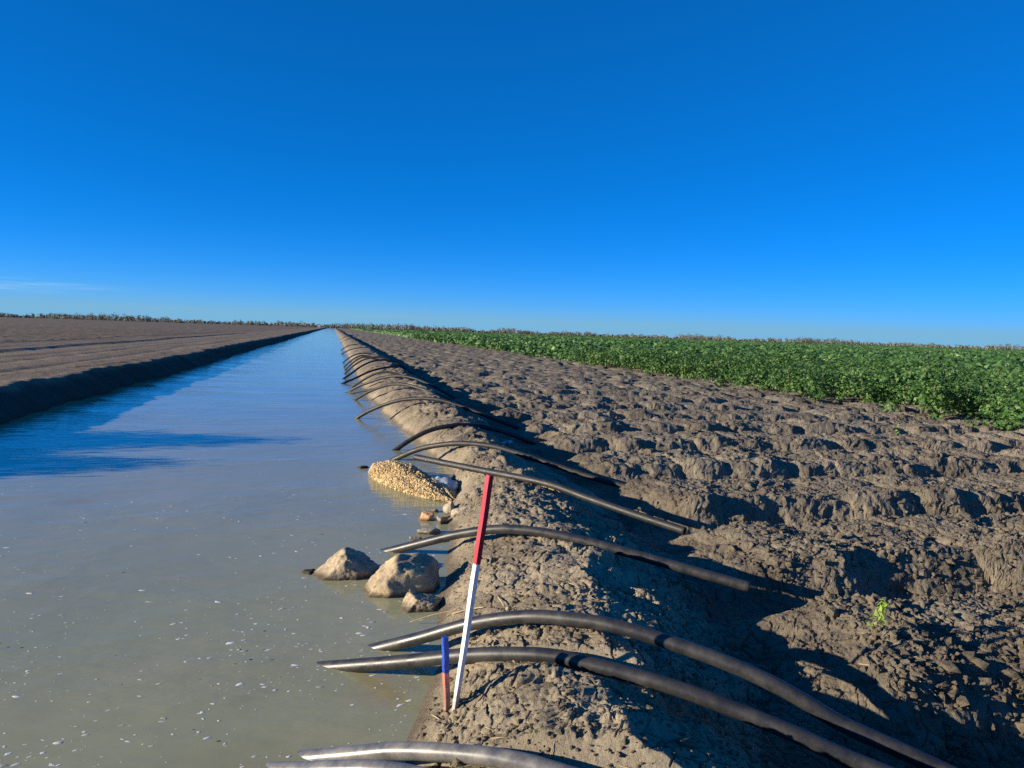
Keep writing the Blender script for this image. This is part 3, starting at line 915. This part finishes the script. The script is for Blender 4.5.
lp = at(507, 443, .1)
for _ in range(5): lp = at(507, 443, zt(lp[0], lp[1]) + .04)
gx, gy = np.meshgrid(np.linspace(-1, 1, 14), np.linspace(-1, 1, 9), indexing='ij')
lv = np.stack([gx * .09, gy * .045, .05 * fbm(gx * 2.2, gy * 2.2, 500, 4) + .02 * np.sin(gx * 7 + gy * 3)], 2).reshape(-1, 3)
lv = np.vstack([lv, lv - [0, 0, .002]])
i = (np.arange(13)[:, None] * 9 + np.arange(8)[None]).ravel(); q = np.stack([i, i + 1, i + 10, i + 9], 1)
o = mesh_np('plastic_scrap', lv, np.vstack([q, q[:, ::-1] + 126]), M_BAG); o.location = tuple(lp)
tag(o, 'crumpled scrap of white and blue plastic on the shaded bank near the pipes', 'litter')


def leaf_quads(c, nrm, size, r, aspect=.62):
    """kite shaped leaves: centres, normals, sizes -> verts, quads"""
    n = len(c); nrm = nrm / np.linalg.norm(nrm, axis=1)[:, None]
    h = r.normal(size=(n, 3)); e1 = np.cross(nrm, h); e1 /= np.linalg.norm(e1, axis=1)[:, None] + 1e-9
    e2 = np.cross(nrm, e1); s = size[:, None]
    V = np.stack([c - e1 * s * .5, c + e2 * s * aspect * .5 - nrm * s * .08, c + e1 * s * .55 - nrm * s * .12, c - e2 * s * aspect * .5 - nrm * s * .08], 1)
    return V.reshape(-1, 3), np.arange(4 * n).reshape(-1, 4)


def seedling(u, v_base, height, label, seed, spread=.45, nl=26):
    r = np.random.default_rng(seed)
    p = at(u, v_base, .1)
    for _ in range(6): p = at(u, v_base, zt(p[0], p[1]))
    root = empty('seedling', tuple(p))
    tag(root, label, 'seedling', None)
    pts = [np.array([0, 0, -.02]), np.array([.012, 0, height * .5]), np.array([.05, .0, height])]
    P = catmull(pts, .02); V, Fc = tube_arrays(P, max(.0022, height * .014), 6, .001)
    mesh_np('stem', V, Fc, M_STEM, parent=root)
    t = r.uniform(.3, 1, nl); th = r.uniform(0, 6.28, nl)
    rad = height * spread * r.uniform(.2, 1, nl) * (1.05 - .6 * t)
    c = np.stack([np.interp(t, [0, .5, 1], [0, .012, .05]) + np.cos(th) * rad, np.sin(th) * rad, t * height + .1 * height * r.normal(size=nl) * .4], 1)
    c[:, 2] = np.maximum(c[:, 2], .01)
    nr = np.stack([np.cos(th) * .7, np.sin(th) * .7, np.full(nl, .8)], 1) + r.normal(scale=.4, size=(nl, 3))
    V, Fc = leaf_quads(c, nr, height * r.uniform(.14, .26, nl), r, .36)
    mesh_np('foliage', V, Fc, M_SEED, False, root)


seedling(876, 634, .20, 'feathery bright green seedling on the ridge end at the right of the long thick pipes', 1, .36, 80)
seedling(527, 748, .085, 'tiny bright green seedling on the bank above the nearest pipe', 2, .6, 34)
seedling(894, 440, .28, 'pale green self sown plant among clods in front of the crop edge', 3, .55, 26)
seedling(644, 397, .22, 'small faint green sprout far off among the clods before the crop', 4, .6, 16)

# ------------------------------------------------------------------ crop
def leafy(n, r, h, wd, size, lobed):
    """leaf centres over a bush: a lumpy dome made of side shoots"""
    k = 11
    sh = np.stack([r.normal(scale=.36, size=k) * wd, r.normal(scale=.36, size=k) * wd, h * r.uniform(.22, .86, k)], 1)
    w = r.integers(0, k, n)
    d = r.normal(size=(n, 3)); d /= np.linalg.norm(d, axis=1)[:, None]
    c = sh[w] + d * (wd * .30 * r.uniform(.55, 1.0, n) ** .5)[:, None] * [1, 1, .85]
    c[:, 2] = np.clip(c[:, 2], .05, h * 1.03)
    nr = d + np.array([-.15, -.2, .75])
    nr += r.normal(scale=.35, size=(n, 3))
    s = size * r.uniform(.7, 1.25, n)
    if not lobed: return c, nr, s
    return c, nr, s


def lobed_leaves(c, nrm, size, r):
    n = len(c); nrm = nrm / np.linalg.norm(nrm, axis=1)[:, None]
    h = r.normal(size=(n, 3)) + [0, 0, -1.2]; e1 = h - (h * nrm).sum(1)[:, None] * nrm; e1 /= np.linalg.norm(e1, axis=1)[:, None] + 1e-9
    e2 = np.cross(nrm, e1); s = size[:, None]
    prof = [(-.35, 0, 0), (-.1, .28, -.05), (.05, .55, -.14), (.2, .24, -.04), (.62, 0, -.14), (.2, -.24, -.04), (.05, -.55, -.14), (-.1, -.28, -.05)]
    V = np.stack([c + e1 * s * a + e2 * s * b + nrm * s * z for a, b, z in prof], 1).reshape(-1, 3)
    b = (np.arange(n) * 8)[:, None]
    Fc = np.concatenate([b + np.array([[0, 1, 4, 7]]), b + np.array([[1, 2, 3, 4]]), b + np.array([[4, 5, 6, 7]])])
    return V, Fc


ROW0, ROW_P = 5.15 + .54, 1.085
r = np.random.default_rng(77)
edge_x = lambda y: 14.75 + .45 * fbm(y * .6, y * 0, 600, 3)
def crop_points(y0, y1, depth_fn, step):
    X, Y = [], []
    k0, k1 = int((y0 - ROW0) / ROW_P), int((y1 - ROW0) / ROW_P)
    for k in range(k0, k1 + 1):
        y = ROW0 + k * ROW_P
        xs = np.arange(float(edge_x(np.array([y]))[0]) + r.uniform(0, .3), depth_fn(y), step)
        if k % 3 == 0: xs = xs[(r.random(len(xs)) > .35) & ((xs > xs[0] + 2.2) | (r.random(len(xs)) > .75))]
        X.append(xs + r.uniform(-.12, .12, len(xs))); Y.append(np.full(len(xs), y) + r.normal(scale=.07, size=len(xs)))
    return np.concatenate(X), np.concatenate(Y)


cx, cy = crop_points(5, 150, lambda y: 14.7 + 125, .6)
tan = cx / cy
vis = (tan < 1.35)
cx, cy = cx[vis], cy[vis]
dist = np.hypot(cx, cy)
inview = (cx / cy < 1.09)
# the bushes that show largest: near ones on the open edge first, then the ones just behind
score = dist + (cx - 14.7) * .9 + np.where(inview, 0, 1e4)
order = np.argsort(score); near_idx = order[:300]
proto = []
for q in range(8):
    rr = np.random.default_rng(900 + q)
    h = rr.uniform(.96, 1.16)
    c, nr, s = leafy(390, rr, h, .84, .104, True)
    V, Fc = lobed_leaves(c, nr, s, rr)
    leaf = mesh_np('_foliage', V, Fc, M_LEAF, False); leaf.name = 'cotton_foliage'
    P = catmull([(0, 0, -.03), (.01, 0, h * .5), (0, .02, h * .85)], .1)
    V, Fc = tube_arrays(P, .011, 6, .004)
    st = mesh_np('_stem', V, Fc, M_STEM); st.name = 'cotton_stem'
    proto.append((leaf, st))
zz = terrain(cx, cy, detail=False)
CROP_G = 'cotton bushes along the near edge of the crop'
for i in near_idx:
    leaf, st = proto[r.integers(0, 8)]
    root = empty('cotton_bush', (cx[i], cy[i], zz[i])); root.rotation_euler = (0, 0, r.uniform(0, 6.28))
    s = r.uniform(.9, 1.1) * (1.0 + .22 * float(fbm(cx[i:i+1] * .9, cy[i:i+1] * .9, 610, 2)[0])); root.scale = (s, s, s * r.uniform(.94, 1.06))
    tag(root, 'leafy green cotton bush in the front rows of the crop', 'bush', CROP_G)
    for nm, me in (('foliage', leaf), ('stem', st)):
        ch = bpy.data.objects.new(nm, me); col.objects.link(ch); ch.parent = root
rest = np.ones(len(cx), bool); rest[near_idx] = False
CV, CF, off = [], [], 0
bx, by, bd, bz = cx[rest], cy[rest], dist[rest], zz[rest]
for d0, d1, nl, size in ((0, 26, 130, .15), (26, 38, 62, .19), (38, 55, 34, .25), (55, 85, 17, .34), (85, 400, 9, .48)):
    m = (bd >= d0) & (bd < d1)
    if not m.any(): continue
    pts = np.stack([bx[m], by[m], bz[m] + .16 * fbm(bx[m] * .8, by[m] * .8, 611, 3)], 1); npl = len(pts)
    c, nr, s = leafy(npl * nl, r, 1.0, .92, size, False)
    w = np.repeat(np.arange(npl), nl)
    # every bush gets its own side shoots
    k = 7
    sh = np.stack([r.normal(scale=.30, size=(npl, k)), r.normal(scale=.30, size=(npl, k)), r.uniform(.25, .88, (npl, k)) * r.uniform(.88, 1.16, (npl, 1))], 2)
    d = r.normal(size=(npl * nl, 3)); d /= np.linalg.norm(d, axis=1)[:, None]
    c = pts[w] + sh[w, r.integers(0, k, npl * nl)] + d * (.25 * r.uniform(.5, 1, npl * nl) ** .5)[:, None]
    c[:, 2] = np.maximum(c[:, 2], pts[w][:, 2] + .05)
    nr = d + np.array([-.15, -.2, .75]) + r.normal(scale=.35, size=(npl * nl, 3))
    V, Fc = leaf_quads(c, nr, s * 1.0, r, .8)
    CV.append(V); CF.append(Fc + off); off += len(V)
# far canopy: leaf clumps thinning into a rough blanket
for (ya, yb, nn, size) in ((140, 300, 26000, 1.0), (300, 760, 16000, 2.0)):
    y = 1 / r.uniform(1 / yb, 1 / ya, nn); x = 15.8 + r.uniform(0, 1, nn) ** 1.2 * (1.25 * y)
    c = np.stack([x, y, .80 + .14 * r.random(nn)], 1); nr = np.array([-.1, -.35, .8]) + r.normal(scale=.4, size=(nn, 3))
    V, Fc = leaf_quads(c, nr, size * r.uniform(.6, 1.2, nn), r, .7); V[:, 2] = np.clip(V[:, 2], .05, 1.08)
    CV.append(V); CF.append(Fc + off); off += len(V)
y = r.uniform(20, 140, 9000); x = 141 + r.uniform(0, 1, 9000) * np.maximum(1.3 * y - 120, 10)
c = np.stack([x, y, .80 + .14 * r.random(9000)], 1)
V, Fc = leaf_quads(c, np.array([-.1, -.35, .8]) + r.normal(scale=.4, size=(9000, 3)), r.uniform(.5, .9, 9000), r, .7)
CV.append(V); CF.append(Fc + off); off += len(V)
# along the far part of the open edge
y = 1 / r.uniform(1 / 760., 1 / 130., 5000); x = 15.7 + r.uniform(0, .8, 5000); c = np.stack([x, y, r.uniform(.1, .95, 5000)], 1)
V, Fc = leaf_quads(c, np.array([-.8, -.5, .4]) + r.normal(scale=.4, size=(5000, 3)), r.uniform(.35, .6, 5000), r, .8)
CV.append(V); CF.append(Fc + off); off += len(V)
# closed blanket under the far leaves
gy_ = np.geomspace(110, 760, 50); gt = np.linspace(0, 1, 40) ** 1.5
GX = 16.3 + gt[None] * (1.6 * gy_[:, None] + 60); GY = np.repeat(gy_[:, None], 40, 1)
GZ = .72 + .08 * fbm(GX * .8, GY * .8, 650, 3); GZ[:, 0] = .1
i = (np.arange(49)[:, None] * 40 + np.arange(39)[None]).ravel()
CV.append(np.stack([GX, GY, GZ], 2).reshape(-1, 3)); CF.append(np.stack([i, i + 1, i + 41, i + 40], 1) + off)
o = mesh_np('cotton_crop', np.vstack(CV), np.vstack(CF), M_LEAF, False)
tag(o, 'dense green cotton crop stretching from behind the front bushes to the far trees', 'crop', kind='stuff')

# ------------------------------------------------------------------ far trees, one low dark belt on the horizon
r = np.random.default_rng(5)
TV, TF, off = [], [], 0
NT_ = 2300
ang = r.uniform(math.radians(-42), math.radians(62), NT_)
dd = r.uniform(880, 1010, NT_)
hh = 4.6 + 2.8 * fbm(ang * 26, ang * 0, 700, 3) + r.normal(scale=1.2, size=NT_)
hh += 1.6 * np.exp(-((ang - math.radians(3)) / .06) ** 2)
hh = np.clip(hh, 2.5, 12)
for q in range(NT_):
    n = 46
    x, y = dd[q] * math.sin(ang[q]), dd[q] * math.cos(ang[q])
    h = hh[q]; wd = h * r.uniform(.35, .6)
    d = r.normal(size=(n, 3)); d /= np.linalg.norm(d, axis=1)[:, None]
    k = r.integers(0, 4, n); lob = r.normal(scale=.45, size=(4, 3)) * [wd, wd, h * .22]
    c = np.array([x, y, h * .55]) + lob[k] + d * np.array([wd * .5, wd * .5, h * .32])
    c[:, 2] = np.clip(c[:, 2], .4, h)
    V, Fc = leaf_quads(c, d + [0, -.2, .3], r.uniform(.7, 1.6, n), r, .7)
    TV.append(V); TF.append(Fc + off); off += len(V)
    # trunk and a limb
    for (dx, zt_) in ((0, .6), (wd * .3, .75)):
        b = np.array([[x - .12, y, -.5], [x + .12, y, -.5], [x + .06 + dx, y, h * zt_], [x - .06 + dx, y, h * zt_]])
        TV.append(b); TF.append(np.array([[0, 1, 2, 3]]) + off); off += 4
tag(mesh_np('distant_treeline', np.vstack(TV), np.vstack(TF), M_TREE, False), 'low grey green belt of scrub and trees along the horizon', 'tree belt', kind='stuff')

# unseen scrub added over the added heaps, to throw soft broken shade on the water
r = np.random.default_rng(31)
SV, SF, off = [], [], 0
for (hx, hy, zb, zh, wx, wy, n) in ((-9.6, 13.5, 1.1, 1.0, .55, .62, 5200), (-9.3, 11.25, .85, .85, .5, .6, 4200), (-9.3, 12.4, .7, .55, .6, .5, 1800)):
    c = np.stack([hx + r.normal(scale=wx, size=n), hy + r.normal(scale=wy, size=n), np.zeros(n)], 1)
    q = np.exp(-((c[:, 1] - hy) / (wy * 1.6)) ** 2)
    c[:, 2] = .5 + (zb - .5 + zh * q * .75) * r.uniform(0, 1, n) ** .8 + .05 * r.normal(size=n)
    V, Fc = leaf_quads(c, r.normal(size=(n, 3)) + [0, 0, .5], r.uniform(.06, .13, n), r, .5)
    SV.append(V); SF.append(Fc + off); off += len(V)
    for k in range(26):
        b = np.array([hx + r.normal(scale=wx * .5), hy + r.normal(scale=wy * .5), .5]); t = b + [r.normal(scale=.2), r.normal(scale=.2), zb * r.uniform(.5, 1.1)]
        SV.append(np.array([b - [.008, 0, 0], b + [.008, 0, 0], t + [.004, 0, 0], t - [.004, 0, 0]])); SF.append(np.array([[0, 1, 2, 3]]) + off); off += 4
tag(mesh_np('shade_scrub', np.vstack(SV), np.vstack(SF), M_TREE, False), 'unseen scrub added past the left edge to cast soft shade on the water', 'scrub', kind='stuff')

# tiny white shed at the far end of the left field
sp_ = at(319, 325.2, 1.4); sd = 700.0
sx_ = at_depth(319, 324, sd)[0]
bm = bmesh.new()
vs = [(-2.6, -2, 0), (2.6, -2, 0), (2.6, 2, 0), (-2.6, 2, 0), (-2.6, -2, 2.6), (2.6, -2, 2.6), (2.6, 2, 2.6), (-2.6, 2, 2.6), (-2.9, 0, 3.5), (2.9, 0, 3.5)]
bv = [bm.verts.new(v) for v in vs]
for f in ((0, 1, 5, 4), (1, 2, 6, 5), (2, 3, 7, 6), (3, 0, 4, 7), (4, 5, 9, 8), (6, 7, 8, 9), (5, 6, 9), (7, 4, 8)): bm.faces.new([bv[k] for k in f])
o = mesh_bm('farm_shed', bm, M_SHED, smooth_shade=False); o.location = (sx_, sd, .5); o.scale = (.42, .5, .55)
tag(o, 'tiny white shed on the horizon left of the far end of the channel', 'shed')

# ------------------------------------------------------------------ light
SUN_EL, SUN_DIR = math.radians(12.5), np.array([1.0, 0.05])      # where the shadows run
SUN_DIR = SUN_DIR / np.linalg.norm(SUN_DIR)
light = bpy.data.lights.new('sun', 'SUN'); light.energy = 4.4; light.angle = math.radians(.53); light.color = (1.0, .88, .68)
so = bpy.data.objects.new('sun', light); col.objects.link(so)
dvec = Vector((SUN_DIR[0] * math.cos(SUN_EL), SUN_DIR[1] * math.cos(SUN_EL), -math.sin(SUN_EL)))
so.rotation_euler = dvec.to_track_quat('-Z', 'Y').to_euler()

world = bpy.data.worlds.new('World'); scene.world = world; world.use_nodes = True
wn, wl = world.node_tree.nodes, world.node_tree.links
bg = wn['Background']
sky = wn.new('ShaderNodeTexSky'); sky.sky_type = 'NISHITA'; sky.sun_disc = False
sky.sun_elevation = SUN_EL
sky.sun_rotation = math.atan2(-SUN_DIR[0], -SUN_DIR[1])          # azimuth of the sun, clockwise from +Y
sky.altitude = 2000; sky.air_density = .5; sky.dust_density = 0.0; sky.ozone_density = 10.0
gam = wn.new('ShaderNodeGamma'); gam.inputs['Gamma'].default_value = .70
hs = wn.new('ShaderNodeMix'); hs.data_type = 'RGBA'; hs.blend_type = 'MULTIPLY'; hs.inputs[0].default_value = 1.0
hs.inputs[7].default_value = (.04, .78, 1.0, 1)                   # the photograph's deep, polarised blue
wl.new(sky.outputs[0], gam.inputs[0]); wl.new(gam.outputs[0], hs.inputs[6])
# faint streaks of cirrus low on the left
tc = wn.new('ShaderNodeTexCoord'); sep = wn.new('ShaderNodeSeparateXYZ'); wl.new(tc.outputs['Generated'], sep.inputs[0])
def wm(op, a, b=0.0):
    m = wn.new('ShaderNodeMath'); m.operation = op
    for s_, v in ((m.inputs[0], a), (m.inputs[1], b)):
        if isinstance(v, (int, float)): s_.default_value = v
        else: wl.new(v, s_)
    return m.outputs[0]
mp = wn.new('ShaderNodeMapping'); mp.inputs['Scale'].default_value = (5, 5, 90); wl.new(tc.outputs['Generated'], mp.inputs['Vector'])
nz = wn.new('ShaderNodeTexNoise'); nz.inputs['Scale'].default_value = 3.0; nz.inputs['Detail'].default_value = 5; wl.new(mp.outputs[0], nz.inputs['Vector'])
band = wm('POWER', 2.718, wm('MULTIPLY', wm('POWER', wm('DIVIDE', wm('SUBTRACT', sep.outputs['Z'], .034), .0055), 2.0), -1.0))
azm = wm('POWER', 2.718, wm('MULTIPLY', wm('POWER', wm('DIVIDE', wm('ADD', sep.outputs['X'], .37), .085), 2.0), -1.0))
cl = wm('MULTIPLY', wm('MULTIPLY', band, azm), wm('MULTIPLY', wm('MAXIMUM', wm('SUBTRACT', nz.outputs['Fac'], .42), 0.0), 1.7))
mx = wn.new('ShaderNodeMix'); mx.data_type = 'RGBA'
wl.new(cl, mx.inputs[0]); hz = wn.new('ShaderNodeMix'); hz.data_type = 'RGBA'              # pale air just above the horizon
hzf = wm('MULTIPLY', wm('POWER', 2.718, wm('MULTIPLY', wm('MAXIMUM', sep.outputs['Z'], 0.0), -34.0)), 1.7)
hzf = wm('MINIMUM', hzf, 1.0)
wl.new(hzf, hz.inputs[0]); wl.new(hs.outputs[2], hz.inputs[6]); hz.inputs[7].default_value = (.60, 1.42, 2.20, 1)
wl.new(hz.outputs[2], mx.inputs[6]); mx.inputs[7].default_value = (2.0, 2.7, 3.1, 1)
wl.new(mx.outputs[2], bg.inputs['Color'])
bg.inputs['Strength'].default_value = .15

vs_ = scene.view_settings
vs_.view_transform = 'Standard'; vs_.look = 'None'; vs_.gamma = 1.0; vs_.exposure = 1.12; vs_.use_curve_mapping = False
scene.cycles.max_bounces = 6
scene.cycles.use_denoising = False
